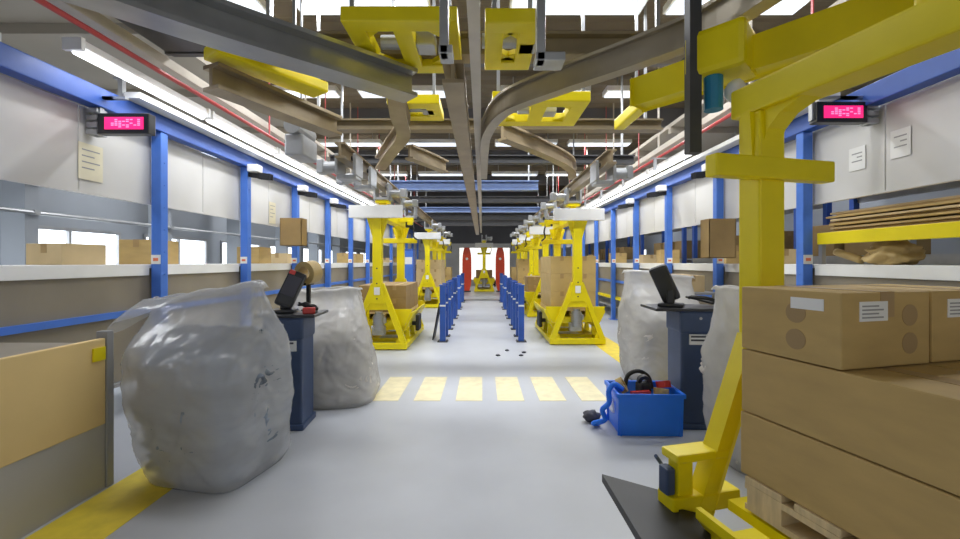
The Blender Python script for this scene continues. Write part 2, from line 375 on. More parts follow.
# ceiling strip lights across the hall
def make_ceiling_light():
    r = thing('ceiling_light', (0, 0, 0), '', 'ceiling light')
    MB().box(-0.85, 0.85, -0.17, 0.17, 0.02, 0.12, 0.01).build('housing', M['paper'], r)
    MB().box(-0.82, 0.82, -0.14, 0.14, 0.0, 0.02).build('diffuser', M['lamp'], r)
    b = MB()
    for x in (-0.6, 0.6): b.cyl((x, 0, 0.12), (x, 0, 0.4), 0.01, n=8)
    b.build('hanger', M['steel'], r)
    return r
proto = make_ceiling_light(); nl = 0
for j, y in enumerate((3.4, 5.3, 8.05, 11.5, 15.5)):
    for i, (x, wh) in enumerate(((-3.6, 'near the window side'), (-1.5, 'on the grey bag side of the centre'), (1.2, 'on the blue tote side of the centre'), (3.2, 'near the storage racks'))):
        o = proto if nl == 0 else copy_tree(proto); nl += 1
        o.location = (x, y, 4.6)
        tag(o, 'flat ceiling light in the %s row, %s' % (ORD[j], wh), 'ceiling light', 'ceiling lights')
        area(x, y, 4.58, 1.6, 0.26, 40 if j == 0 else 72)

for s in (-1, 1):  # extra fill lamps, added to brighten the walls behind the bays
    for k in range(4):
        o = copy_tree(proto); o.location = (s * 4.7, 3.2 + 3.6 * k, 3.12)
        tag(o, 'added fill lamp under the low ceiling behind the bays, %s on the %s side' % (ORD[k], SIDE[s]), 'ceiling light', 'added fill lamps behind the bays')
        area(s * 4.7, 3.2 + 3.6 * k, 3.10, 1.6, 0.26, 34)
# illuminated counters
def led_sign(x, y, z, s):
    r = thing('display_sign', (x, y, z), 'red lit number display hanging from the blue beam on the %s side' % SIDE[s], 'display')
    b = MB(); b.box(-0.21, 0.21, 0, 0.08, -0.085, 0.085, 0.008); b.build('case', M['blackp'], r)
    MB().box(-0.15, 0.17, -0.004, 0.002, -0.05, 0.05).build('screen', M['led'], r)
    g = MB(); random.seed(5)
    for k in range(9):
        xx = -0.125 + k * 0.031
        for j in range(5):
            if random.random() < 0.6: g.box(xx, xx + 0.022, -0.0065, -0.0035, -0.036 + j * 0.015, -0.027 + j * 0.015)
    g.build('digits_print', M['ledhot'], r)
    h = MB(); h.box(-0.23, -0.205, 0.02, 0.06, -0.06, 2.77 - z); h.box(-0.23, 0.15 if s > 0 else -0.1, 0.02, 0.06, 2.75 - z, 2.77 - z)
    h.box(-0.25 if s < 0 else 0.0, 0.0 if s < 0 else 0.25, 0.02, 0.06, 2.75 - z, 2.77 - z); h.build('hanger', M['steel'], r)
    b = MB(); q = -0.305 if s < 0 else 0.215
    for k in range(5): b.box(q, q + 0.09, 0.0, 0.1, -0.09 + k * 0.06, -0.05 + k * 0.06, 0.004)
    b.box(q + 0.03, q + 0.06, 0.03, 0.07, -0.09, 2.75 - z); b.build('power_unit', M['steel'], r)
    return r
led_sign(-2.95, 3.45, 2.54, -1)
led_sign(2.95, 3.44, 2.63, 1)

def sheet(x, y, z, w, h, m, label, lines=0):
    s = 1 if x > 0 else -1
    r = thing('paper_notice', (x, y, z), label, 'notice')
    x0, x1 = sorted((0, -s * 0.003))
    MB().box(x0, x1, 0, w, 0, h).build('sheet', m, r)
    if lines:
        b = MB(); xx = sorted((-s * 0.003, -s * 0.0045))
        for k in range(lines): b.box(xx[0], xx[1], 0.03, w - 0.03 - 0.05 * (k % 2), h - 0.06 - k * (h - 0.1) / lines, h - 0.05 - k * (h - 0.1) / lines)
        b.build('text_print', M['greyp'], r)
PX = BX + 0.07
sheet(-PX, 3.4, 2.08, 0.22, 0.3, M['cream'], 'cream paper notice below the lit display on the white panel', 4)
sheet(-PX, 6.45, 2.0, 0.2, 0.33, M['cream'], 'cream paper notice on white panel between second and third blue posts', 4)
sheet(PX, 3.58, 2.2, 0.16, 0.2, M['paper'], 'white paper on the header panel nearer the display of the tote side', 3)
sheet(PX, 3.2, 2.22, 0.16, 0.22, M['paper'], 'white paper on the header panel farther from the yellow column', 3)

# sensor heads at the post tops
def sensor(s, y, z, label):
    r = thing('aisle_camera', (s * BX, y, z), label, 'camera')
    xa, xb = sorted((-s * 0.06, -s * 0.34))
    b = MB(); b.bar((-s * 0.058, 0, 0.02), (-s * 0.20, -0.02, 0.0), 0.05, 0.04, bev=0.01); b.bar((-s * 0.20, -0.02, 0.0), (-s * 0.36, -0.05, -0.02), 0.06, 0.05, bev=0.015)
    b.build('black_arm', M['blackp'], r)
    b = MB(); x0, x1 = sorted((-s * 0.062, -s * 0.2)); b.box(x0, x1, -0.09, 0.06, 0.05, 0.15, 0.015); b.build('white_housing', M['paper'], r)
for s, k, dz in ((-1, 1, 0), (-1, 2, 0), (-1, 3, 0), (1, 1, 0.02), (1, 2, 0), (1, 3, 0)):
    sensor(s, Y0 + PITCH * k, 2.56 + dz, 'white camera with black arm on the %s blue post of the %s side' % (ORD[k], SIDE[s]))

# ------------------------------------------------------------------ cartons
def carton_proto(name, L, W, H, m=None, label_sticker=False, marks=True, seed=0, sub=True):
    r = thing(name, (0, 0, 0), '', 'box')
    b = MB(); b.box(-W / 2, W / 2, -L / 2, L / 2, 0, H, 0.006); b.build('carton_body', m or M['card'], r)
    if not sub: return r
    t = MB(); e = 0.0012
    t.box(-0.03, 0.03, -L / 2 + 0.006, L / 2 - 0.006, H - 0.001, H + e)
    for q in (-1, 1):
        ya, yb = sorted((q * (L / 2 - 0.001), q * (L / 2 + e))); t.box(-0.03, 0.03, ya, yb, H - 0.08, H + e)
    t.build('tape_strip', M['tape'], r)
    if marks:
        for zz in (0.3, 0.68):
            MB().cyl((-W / 2 - e, -L * 0.1, H * zz), (-W / 2 + 0.001, -L * 0.1, H * zz), 0.035, n=20).build('printed_mark', M['print'], r)
            MB().cyl((0.1, -L / 2 - e, H * zz), (0.1, -L / 2 + 0.001, H * zz), 0.035, n=20).build('printed_mark', M['print'], r)
    if label_sticker:
        s = MB(); s.box(-0.12, 0.0, -L / 2 - 0.002, -L / 2 + 0.001, H * 0.62, H * 0.88); s.build('address_label', M['paper'], r)
        k = MB()
        for i in range(4): k.box(-0.11, -0.02 - 0.02 * (i % 2), -L / 2 - 0.0032, -L / 2 - 0.0019, H * (0.66 + 0.05 * i), H * (0.68 + 0.05 * i))
        k.build('label_print', M['greyp'], r)
        s = MB(); s.box(-W / 2 - 0.002, -W / 2 + 0.001, -0.13, -0.02, H * 0.74, H * 0.9); s.build('address_label', M['paper'], r)
    return r

used = set()
def place(proto, loc, rz, label, group, cat='box'):
    o = proto if proto.name not in used else copy_tree(proto)
    if proto.name not in used: used.add(proto.name)
    o.location = loc; o.rotation_euler = (0, 0, rz)
    return tag(o, label, cat, group)

# ------------------------------------------------------------------ carriers
def make_carrier(s, panel=True, low=0.0, cable=True, hy=0.6, gs=1.0):
    # s: which side of it the aisle is on (+1 aisle at +x)
    r = thing('pallet_carrier', (0, 0, 0), '', 'carrier')
    b = MB()
    for x in (-0.43, 0.43): b.box(x - 0.04, x + 0.04, -0.95, 0.95, 0.02, 0.10, 0.008)
    for y in (-0.4, 0.3): b.box(-0.4, 0.4, y - 0.03, y + 0.03, 0.03, 0.09)
    for x in (-0.41, 0.41):
        for y in (-0.9, 0.9): b.cyl((x, y, 0), (x, y, 0.03), 0.03, n=12)
    b.build('base_frame', M['yellow'], r)
    for e in (-1, 1):
        y = e * 0.95; a = MB()
        a.box(-0.47, 0.47, y - 0.045, y + 0.045, 0.015, 0.11, 0.008)
        for q in (-1, 1):
            a.bar((q * 0.42, y, 0.1), (q * 0.06, y, 1.04), 0.085, 0.07, up=(0, 1, 0), bev=0.008)
            a.prism([(q * 0.40, 0.1), (q * 0.28, 0.1), (q * 0.36, 0.28)], 'y', y - 0.012, y + 0.012)
        a.box(-0.22, 0.22, y - 0.03, y + 0.03, 0.64, 0.74, 0.006)
        a.prism([(-0.13, 0.74), (0.13, 0.74), (0.075, 1.06), (-0.075, 1.06)], 'y', y - 0.05, y + 0.05)
        a.build('end_frame', M['yellow'], r)
        c = MB(); c.box(-0.072, 0.072, y - 0.06, y + 0.06, 1.0, 2.10, 0.01)
        c.prism([(-0.072, 1.78), (0.072, 1.78), (0.07 + 0.1 * gs * gs, 2.1), (-0.07 - 0.1 * gs * gs, 2.1)], 'y', y - 0.025, y + 0.025)
        ob = c.build('column', M['yellow'], r)
        MB().box(-0.045, 0.045, y + e * 0.05, y + e * 0.064, 0.88, 1.0, 0.003).build('data_plate', M['paper'], ob)
        d = MB()
        for zz in (0.82, 1.06, 1.3): d.cyl((0, y + e * 0.05, zz), (0, y + e * 0.066, zz), 0.012, n=10)
        d.build('bolt', M['dark'], ob)
    h = MB(); h.box(-0.08, 0.08, -1.05, 1.05, 2.10, 2.24, 0.012)
    for e in (-1, 1): h.prism([(e * 0.9, 2.1), (e * 0.9, 2.1 - 0.32 * gs), (e * (0.9 - 0.06 * gs), 2.1 - 0.18 * gs), (e * (0.9 - 0.18 * gs), 2.1 - 0.07 * gs), (e * (0.9 - 0.38 * gs), 2.1)], 'x', -0.05, 0.05)
    h.build('header_beam', M['yellow'], r)
    c = MB(); c.box(-0.34, 0.34, 0.86, 0.93, 1.78, 1.88, 0.01); c.build('cross_arm', M['yellow'], r)
    c = MB()
    if cable: c.box(min(0, s * 0.36), max(0, s * 0.36), 0.30, 0.38, 2.16, 2.24, 0.008); c.box(s * 0.30 - 0.05, s * 0.30 + 0.05, 0.28, 0.40, 2.10, 2.18, 0.008); ob = c.build('collector_arm', M['yellow'], r) if cable else c.bm.free()
    if cable: MB().tube(smooth_path([(s * 0.34, 0.34, 2.14), (s * 0.37, 0.34, 2.0), (s * 0.33, 0.5, 1.9), (s * 0.34, 0.85, 1.85)], 6), 0.016).build('cable', M['black'], ob, True)
    # tray
    t = MB()
    t.box(-0.40, 0.40, -0.74, 0.74, 0.40, 0.44)
    for q in (-1, 1):
        t.prism([(q * 0.36, 0.26 - low), (q * 0.385, 0.26 - low), (q * 0.52, 0.53 - low * 2.6), (q * 0.52, 0.57 - low * 2.6), (q * 0.495, 0.57 - low * 2.6)], 'y', -0.78, 0.78)
        for y in (-0.5, 0.0, 0.5): t.prism([(q * 0.36, 0.1), (q * 0.44, 0.1), (q * 0.42, 0.3), (q * 0.36, 0.3)], 'y', y - 0.03, y + 0.03)
    for e in (() if low else (-1, 1)):
        for q in (-1, 1): t.prism([(q * 0.18, 0.36), (q * 0.40, 0.36), (q * 0.52, 0.63), (q * 0.18, 0.63)], 'y', e * 0.78 - 0.015, e * 0.78 + 0.015)
        t.box(-0.2, 0.2, e * 0.78 - 0.015, e * 0.78 + 0.015, 0.36, 0.44)
    t.build('load_tray', M['yellow'], r)
    m = MB(); m.cyl((0, -0.89, 0.30), (0, -0.89, 0.56), 0.085, n=18); m.cyl((0, -0.89, 0.56), (0, -0.89, 0.60), 0.06, n=18); m.box(-0.11, 0.09, -0.9, -0.76, 0.22, 0.36, 0.015)
    for k in range(6): m.cyl((0, -0.89, 0.33 + k * 0.035), (0, -0.89, 0.345 + k * 0.035), 0.095, n=18)
    m.box(0.06, 0.12, -0.93, -0.85, 0.42, 0.5, 0.008)
    m.build('drive_motor', M['steel'], r)
    f = MB()
    if low:
        P = [Mc.inverted() @ Vector((px, py, 0)) for px, py in ((0.62, 2.17), (0.88, 2.00), (0.86, 1.50), (0.66, 1.52), (0.63, 1.67))]
        f.prism([(v.x, v.y) for v in P], 'z', 0.265, 0.305)
        f.bar((-0.44, 0.88, 0.30), (-0.58, 0.72, 0.285), 0.12, 0.03)
    else:
        x0, x1 = sorted((s * 0.50, s * 0.56)); f.box(x0, x1, -0.32, -0.02, 0.20, 0.48, 0.02); x0, x1 = sorted((s * 0.42, s * 0.51)); f.box(x0, x1, -0.2, -0.12, 0.28, 0.34)
    f.build('bumper_plate', M['black'], r)
    if low:
        f = MB(); f.box(-0.50, -0.22, 0.91, 1.02, 0.51, 0.55, 0.01); f.box(-0.48, -0.40, 0.93, 1.00, 0.30, 0.52, 0.01); f.box(-0.52, -0.16, 0.91, 1.02, 0.28, 0.36, 0.01); f.box(-0.52, -0.30, 0.90, 1.04, 0.02, 0.24, 0.01)
        ob = f.build('side_step', M['yellow'], r)
        f = MB(); f.box(-0.53, -0.485, 0.94, 1.0, 0.36, 0.48, 0.01); f.tube([(-0.52, 1.03, 0.50), (-0.45, 1.06, 0.42), (-0.40, 1.05, 0.36)], 0.009); f.build('sensor_head', M['console'], ob)
    for e in (-1, 1):
        y = e * hy; g = MB()
        g.box(-0.05, 0.05, y - 0.06, y + 0.06, 2.23, 2.40, 0.01); g.box(-0.11, 0.11, y - 0.1, y + 0.1, 2.38, 2.43, 0.008)
        ob = g.build('hanger_bracket', M['yellow'], r)
        g = MB(); g.box(-0.13, -0.09, y - 0.14, y + 0.14, 2.42, 2.70, 0.01); g.box(0.09, 0.13, y - 0.14, y + 0.14, 2.42, 2.70, 0.01); g.box(-0.12, 0.12, y - 0.12, y + 0.12, 2.43, 2.47)
        for q in (-1, 1):
            for w in (-0.09, 0.09): g.cyl((q * 0.065, y + w, 2.66), (q * 0.092, y + w, 2.66), 0.022, n=14)
        g.cyl((s * 0.13, y, 2.55), (s * 0.34, y, 2.55), 0.06, n=14); g.box(min(s * 0.3, s * 0.4), max(s * 0.3, s * 0.4), y - 0.07, y + 0.07, 2.48, 2.62, 0.01)
        g.build('trolley', M['steel'], r)
    if panel:
        MB().box(-0.42, 0.42, -1.10, -1.03, 2.09, 2.29, 0.01).build('header_sign', M['paper'], r)
    return r

def make_pallet():
    r = thing('wooden_pallet', (0, 0, 0), '', 'pallet')
    b = MB()
    for k in range(7): b.box(-0.4, 0.4, -0.66 + k * 0.195, -0.51 + k * 0.195, 0.10, 0.125, 0.003)
    for x in (-0.35, 0, 0.35): b.box(x - 0.05, x + 0.05, -0.66, 0.66, 0.078, 0.10)
    b.build('deck_board', M['wood'], r)
    for x in (-0.35, 0, 0.35):
        b = MB()
        for y in (-0.58, 0, 0.58): b.box(x - 0.05, x + 0.05, y - 0.07, y + 0.07, 0.02, 0.078)
        b.box(x - 0.05, x + 0.05, -0.66, 0.66, 0.0, 0.02); b.build('skid', M['wood'], r)
    return r

PR = {1: make_carrier(1), -1: make_carrier(-1)}
PAL = make_pallet()
CB = carton_proto('cardboard_box', 0.43, 0.39, 0.31, M['cardm'], marks=False)
CB2 = carton_proto('cardboard_box', 0.43, 0.39, 0.22, M['card2'], marks=False)
CB3 = carton_proto('cardboard_box', 0.64, 0.39, 0.30, M['card3'], marks=False)
LAY = {2: ['bottom', 'top'], 3: ['bottom', 'middle', 'top'], 4: ['bottom', 'lower middle', 'upper middle', 'top']}
def carrier(x, y, rz, s, desc, label, proto_box, H, L, layers, rows, pick=None, proto=None, zp=0.441, low_box=None):
    p = proto or PR[s]
    o = p if (proto or p.name not in used) else copy_tree(p)
    used.add(p.name)
    o.location = (x, y, 0); o.rotation_euler = (0, 0, rz); tag(o, label, 'carrier', 'yellow pallet carriers on the overhead track')
    Mx = Matrix.Translation((x, y, 0)) @ Matrix.Rotation(rz, 4, 'Z')
    place(PAL, Mx @ Vector((0, 0, zp)), rz, 'pale wooden pallet under the cartons on %s' % desc, 'pallets on the carriers', 'pallet')
    for l in range(layers):
        pb, LL, rw = (low_box if low_box and l < layers - 1 else (proto_box, L, rows))
        end = 0.69 if low_box else rw * (LL + 0.003) / 2
        rn = {3: ['near', 'middle', 'far'], 2: ['near', 'far'], 1: ['only']}[rw]
        for i in range(rw):
            yy = end - (rw - i - 0.5) * (LL + 0.005)
            for c in (-1, 1):
                if pick and not pick(l, i, c * s): continue
                jx, jy, jr = random.uniform(-.003, .003), random.uniform(-.002, .002), random.uniform(-.001, .001)
                place(pb, Mx @ Vector((c * 0.2005 + jx, yy + jy, zp + 0.127 + l * (H + 0.002))), rz + jr,
                      'brown carton, %s layer, %s row, %s side, on %s' % (LAY[layers][l], rn[i], 'aisle' if c == s else 'wall', desc),
                      'cartons on the yellow carriers')
    return o

# the big carrier beside the tote, its beam running past the camera
Mc = Matrix.Translation((1.565, 1.08, 0)) @ Matrix.Rotation(R(14.3), 4, 'Z')
c0 = make_carrier(-1, panel=False, low=0.065, cable=False, hy=0.28, gs=0.5)
CF = carton_proto('cardboard_box', 0.365, 0.385, 0.239, M['card'], label_sticker=True)
CFL = carton_proto('cardboard_box', 0.675, 0.385, 0.239, M['card'], marks=False)
carrier(1.565, 1.08, R(14.3), -1, 'the big carrier near the tote', 'big yellow pallet carrier beside the blue tote, its beam reaching out of frame', CF, 0.241, 0.367, 3, 3,
        pick=lambda l, i, c: l < 2 or i == 2, proto=c0, zp=0.452, low_box=(CFL, 0.68, 2))
# carriers on the track of the tote side
carrier(1.61, 8.05, 0, -1, 'the first carrier past the tote', 'yellow pallet carrier, first past the tote, with a tall carton load', CB, 0.31, 0.43, 3, 3)
carrier(1.61, 11.6, 0, -1, 'the second carrier past the tote', 'yellow pallet carrier, second past the tote', CB2, 0.22, 0.43, 2, 2)
carrier(1.61, 14.6, 0, -1, 'the third carrier past the tote', 'yellow pallet carrier, third past the tote', CB, 0.31, 0.43, 3, 2)
carrier(1.61, 17.6, 0, -1, 'the fourth carrier past the tote', 'yellow pallet carrier, fourth past the tote, close to the red guard', CB, 0.31, 0.43, 2, 2)
# carriers of the other side
carrier(-1.66, 7.64, 0, 1, 'the first carrier past the white bag', 'yellow pallet carrier just past the white bag, low carton load', CB2, 0.22, 0.43, 2, 3)
carrier(-1.66, 13.75, 0, 1, 'the second carrier past the white bag', 'yellow pallet carrier, second past the white bag', CB3, 0.30, 0.64, 3, 2)
carrier(-1.66, 17.4, 0, 1, 'the third carrier past the white bag', 'yellow pallet carrier, third past the white bag, close to the red guard', CB, 0.31, 0.43, 2, 2)
carrier(0.10, 20.65, 0, 1, 'the carrier between red guards', 'yellow pallet carrier standing between the two red guards at the aisle end', CB2, 0.22, 0.43, 2, 2)

# red guards at the far end
def red_guard(x, label):
    r = thing('red_guard', (x, 19.7, 0), label, 'guard')
    prof = [(0.5, 0.0)]
    b = MB(); out = []
    for k in range(13):
        t = k / 12; z = 0.05 + t * 2.03; w = 0.215 * (1 - 0.45 * abs(2 * t - 1) ** 4)
        out.append((w, z))
    pts = [(-w, z) for w, z in out] + [(w, z) for w, z in reversed(out)]
    b.prism(pts, 'y', 0, 0.07); b.build('curved_panel', M['red'], r)
    b = MB(); b.box(-0.05, 0.05, 0.07, 0.14, 0, 2.0); b.box(-0.18, 0.18, -0.05, 0.25, 0, 0.05); b.build('stand', M['dark'], r)
    b = MB(); b.cyl((0, -0.004, 1.55), (0, 0.002, 1.55), 0.06, n=20); b.build('white_mark', M['paper'], r)
red_guard(-0.71, 'tall rounded red guard at the aisle end, beside the grey bag side')
red_guard(0.85, 'tall rounded red guard at the aisle end, beside the blue tote side')

# ------------------------------------------------------------------ guard rails
def make_guard():
    r = thing('guard_rail', (0, 0, 0), '', 'guard rail')
    for y in (0, 0.55):
        p = MB(); p.box(-0.05, 0.05, y - 0.05, y + 0.05, 0.01, 0.99, 0.008); p.box(-0.058, 0.058, y - 0.058, y + 0.058, 0.98, 1.0, 0.006)
        ob = p.build('post', M['navy'], r)
        f = MB(); f.box(-0.09, 0.09, y - 0.09, y + 0.09, 0, 0.012)
        for a in (-0.07, 0.07):
            for c in (-0.07, 0.07): f.cyl((a, y + c, 0.01), (a, y + c, 0.022), 0.01, n=8)
        f.build('foot_plate', M['dark'], ob)
        MB().box(-0.052, 0.052, y - 0.0525, y - 0.0495, 0.62, 0.65).build('white_band', M['paper'], ob)
    for z in (0.36, 0.80):
        p = MB(); p.box(-0.025, 0.025, 0.05, 0.50, z, z + 0.12, 0.008); p.build('rail_bar', M['navy'], r)
    return r
G = make_guard(); k = 0
for s in (-1, 1):
    for i, y in enumerate((7.4, 8.75, 10.4, 12.4, 14.6)):
        o = G if k == 0 else copy_tree(G); k += 1
        o.location = (s * 0.69, y, 0)
        tag(o, 'blue guard rail section, %s along the %s side of the aisle' % (ORD[i], SIDE[s]), 'guard rail', 'blue guard rails along the aisle')
bd = MB(); bd.bar((-0.88, 7.68, 0.01), (-0.76, 7.68, 0.66), 0.4, 0.02, up=(1, 0, 0)); 
tag(bd.build('leaning_board', M['black']), 'black board leaning against the first guard rail of the grey bag side', 'board')

# ------------------------------------------------------------------ bags on stands
def loft_bag(name, m, parent, hx, hy, H, seed, taper=1.0, flare=0.05, lean=(0, 0), amp=0.03, nexp=3.2, lip=0.05, droop=(0.0, 0.0), slope=0.0, pinch=0.88, pt=0.55, crease=0.3):
    bm = bmesh.new(); N = 128; K = 96; rings = []
    for j in range(K + 1):
        t = j / K; z = H * t
        bulge = 1.0 + 0.05 * math.sin(math.pi * min(1, t * 1.15))
        rr = bulge * (taper + (1 - taper) * t)
        if t < 0.10: rr *= 0.90 + 0.10 * math.sin(t / 0.10 * math.pi / 2)
        ring = []
        for i in range(N):
            a = 2 * math.pi * i / N; ca, sa = math.cos(a), math.sin(a)
            q = (abs(ca) ** nexp + abs(sa) ** nexp) ** (-1 / nexp)
            u = max(0.0, (t - pt) / (1 - pt)); u = u * u * (3 - 2 * u)
            p = Vector((ca * q * hx * rr + lean[0] * t, sa * q * hy * rr * (1 - pinch * u) + lean[1] * t, z))
            p.z += slope * p.x * t * t
            s1 = noise.noise(Vector((ca * 1.6 + seed, sa * 1.6, z * 5.5))); s2 = noise.noise(Vector((ca * 4 + seed, sa * 4 + 7, z * 13)))
            s3 = 1 - abs(noise.noise(Vector((ca * 2.2 + seed, sa * 2.2 - 4, z * 9 + ca * 2)))) * 2
            damp = 1.0 if t > 0.05 else t / 0.05
            w1 = noise.noise(Vector((ca * 2.3 + seed * 2, sa * 2.3, z * 2)))
            c1 = max(0, 1 - abs(noise.noise(Vector((ca * 1.7 + seed, sa * 1.7, z * 7.5 + w1 * 2.2)))) * 3.2) ** 2
            c2 = max(0, 1 - abs(noise.noise(Vector((ca * 3.4 - seed, sa * 3.4 + 3, z * 13 + w1 * 3)))) * 3.2) ** 2
            d = (s1 * 0.9 + s2 * 0.25 + (c1 * 0.9 + c2 * 0.5 - 0.4) * crease) * amp * damp
            p += Vector((ca, sa * (1 - 0.6 * pinch * u), 0)) * d
            if t > 0.9: p.z += 0.03 * noise.noise(Vector((ca * 2, sa * 2, seed))) * (t - 0.9) * 10
            ring.append(p)
        rings.append(ring)
    # folded over lip, drooping towards one corner
    top = rings[-1]
    for (o1, f, dz) in ((0.006, 0.0, 0.006), (0.014, 0.15, 0.0), (0.018, 0.5, -0.35), (0.019, 0.8, -0.7), (0.02, 1.0, -1.0)):
        ring = []
        for i in range(N):
            a = 2 * math.pi * i / N; e = Vector((math.cos(a), math.sin(a), 0))
            k = max(0.0, math.cos(a - droop[0])) ** 3 * droop[1]
            wv = 0.4 * noise.noise(Vector((e.x * 3, e.y * 3, seed + dz)))
            ring.append(top[i] + e * (o1 + f * flare * (1 + wv) + f * k) + Vector((0, 0, (dz if dz > 0 else dz * (lip * (1 + wv * 1.4) + k * 0.75)))))
        rings.append(ring)
    V = [[bm.verts.new(p) for p in r_] for r_ in rings]
    for a, b in zip(V, V[1:]):
        for i in range(N): bm.faces.new((a[i], a[(i + 1) % N], b[(i + 1) % N], b[i]))
    bm.faces.new(V[0][::-1])
    mb = MB(); mb.bm.free(); mb.bm = bm
    o = mb.build(name, m, parent, True)
    return o, rings[K]
def bag(x, y, rz, hx, hy, H, m, fill, label, seed, fc=1.1, **kw):
    r = thing('plastic_bag', (x, y, 0.002), label, 'bag', None, rz)
    o, top = loft_bag('film_bag', m, r, hx, hy, H, seed, **kw)
    ln = kw.get('lean', (0, 0)); tp = kw.get('taper', 1.0)
    k2 = dict(kw); k2.update(crease=fc, droop=(0, 0), slope=0.0, pinch=0.75, pt=0.70, lip=0.0, flare=-0.04, amp=0.03, lean=(ln[0] * 0.72, ln[1] * 0.72), nexp=4.0)
    o, _ = loft_bag('packing_waste', fill, r, hx * 0.92, hy * 0.91, H * 0.76, seed + 5, **k2)
    o.location.z = 0.02
    return r
bag(-1.77, 2.85, R(-12), 0.425, 0.38, 1.22, M['bag'], M['filmblue'], 'big clear bag stuffed with grey wrinkled film, beside the tan bench', 1.3, amp=0.022, droop=(R(190), 0.26), taper=0.84, lean=(-0.12, 0.0), nexp=5.5, slope=0.16, lip=0.03, flare=0.02, pt=0.62)
bag(-1.48, 4.40, R(10), 0.33, 0.38, 1.12, M['bagw'], M['filmfill'], 'whitish clear bag full of crumpled film, between the console and the first carrier', 4.7, taper=1.22, lean=(-0.16, 0.05), amp=0.035, slope=0.05, lip=0.02, flare=0.01)
bag(2.04, 2.92, R(10), 0.45, 0.36, 1.19, M['bagw'], M['filmfill'], 'whitish clear bag between the dark console and the big carrier', 8.1, amp=0.025, taper=0.85, slope=-0.10, lip=0.02, flare=0.01)
bag(2.12, 5.02, R(6), 0.42, 0.42, 1.26, M['bagw'], M['filmfill'], 'tall whitish clear bag just past the dark console on the tote side', 11.2, amp=0.025, taper=0.95, slope=-0.10, lip=0.02, flare=0.01)

# ------------------------------------------------------------------ consoles with their gear
def console(x, y, rz, s, H, label):
    r = thing('scan_console', (x, y, 0), label, 'console', None, rz)
    b = MB(); b.box(-0.155, 0.155, -0.15, 0.15, 0.0, H - 0.2, 0.02); b.box(-0.165, 0.165, -0.16, 0.16, H - 0.22, H - 0.03, 0.02); b.box(-0.17, 0.17, -0.165, 0.165, 0, 0.05, 0.01)
    b.build('pedestal', M['console'], r)
    b = MB(); b.box(-0.07 if s < 0 else -0.13, 0.13 if s < 0 else 0.08, -0.163, -0.1595, H - 0.30 if s < 0 else H - 0.28, H - 0.22, 0.0)
    b = MB(); b.box(-0.09, 0.11, -0.1635, -0.1495, H - 0.31, H - 0.225); ob = b.build('sticker', M['paper'], r)
    k = MB()
    for i in range(2): k.box(-0.08, 0.09 - 0.04 * i, -0.165, -0.1634, H - 0.25 - i * 0.03, H - 0.235 - i * 0.03)
    k.build('text_print', M['ink'], ob)
    b = MB(); b.box(-0.38 if s > 0 else -0.22, 0.22 if s > 0 else 0.27, -0.2, 0.2, H - 0.03, H - 0.005, 0.008); b.build('top_tray', M['blackp'], r)
    b = MB(); b.cyl((0.0, -0.162, H - 0.09), (0.0, -0.168, H - 0.09), 0.012, n=12); b.build('lock', M['steel'], r)
    return r
HL, HR = 0.97, 1.02
console(-1.66, 3.63, R(4), -1, HL, 'dark blue scanning console between the grey bag and the white bag')
console(1.83, 3.66, R(-3), 1, HR, 'dark blue scanning console behind the blue tote')
def terminal(x, y, z, rz, label, cat='terminal'):
    r = thing('hand_terminal', (x, y, z), label, cat, None, rz)
    b = MB(); b.box(-0.08, 0.08, -0.06, 0.08, 0, 0.025, 0.01); b.box(-0.025, 0.025, 0.0, 0.05, 0.02, 0.12, 0.01); b.build('dock', M['blackp'], r)
    r.scale = (1.25, 1.25, 1.25)
    rot = Matrix.Rotation(R(22), 3, 'Y') @ Matrix.Rotation(R(-12), 3, 'X')
    b = MB(); b.box(-0.06, 0.06, -0.035, 0.035, 0.04, 0.30, 0.022, rot=rot, piv=(0, 0, 0.06)); b.build('body', M['blackp'], r)
    b = MB(); b.box(-0.045, 0.045, -0.039, -0.034, 0.12, 0.26, 0.002, rot=rot, piv=(0, 0, 0.06)); b.build('screen', M['ink'], r)
    b = MB(); b.box(-0.05, -0.01, -0.042, -0.034, 0.265, 0.295, 0.004, rot=rot, piv=(0, 0, 0.06)); b.build('red_button', M['redp'], r)
    return r
terminal(-1.70, 3.60, HL - 0.005, R(10), 'black hand terminal standing on the console of the grey bag side')
t = terminal(1.64, 3.64, HR - 0.005, R(150), 'black hand terminal with red top standing on the console behind the tote')
# make the second one tip the other way
def cable_coil(x, y, z, rad, seed, label):
    random.seed(seed); pts = []
    for k in range(26):
        a = k * 0.75; rr = rad * (0.75 + 0.35 * random.random())
        pts.append((x + math.cos(a) * rr, y + math.sin(a) * rr * 0.7, z + 0.012 + 0.05 * abs(math.sin(a * 0.5 + seed)) * (1 + 0.6 * random.random())))
    tag(MB().tube(smooth_path(pts, 5), 0.010).build('cable_coil', M['black'], None, True), label, 'cable')
cable_coil(1.90, 3.63, HR + 0.005, 0.12, 3, 'black coiled cable beside the terminal on the console behind the tote')
cable_coil(-1.51, 3.66, HL - 0.005, 0.08, 9, 'black coiled cable on the console of the grey bag side')
pd = MB(); pd.box(-1.86, -1.76, 3.46, 3.58, HL - 0.004, HL + 0.012, 0.005, rot=Matrix.Rotation(R(8), 3, 'Z')); tag(pd.build('delivery_note', M['paper']), 'white sheets lying at the front of the console of the grey bag side', 'paper')
tr = MB(); tr.ring((-1.565, 3.79, HL + 0.335), (0.3, 1, 0.1), 0.055, 0.105, 0.12); 
r = thing('tape_roll', (0, 0, 0), 'tan tape roll on a black holder above the grey bag side console', 'tape roll')
tr.build('tape', M['gold'], r, False)
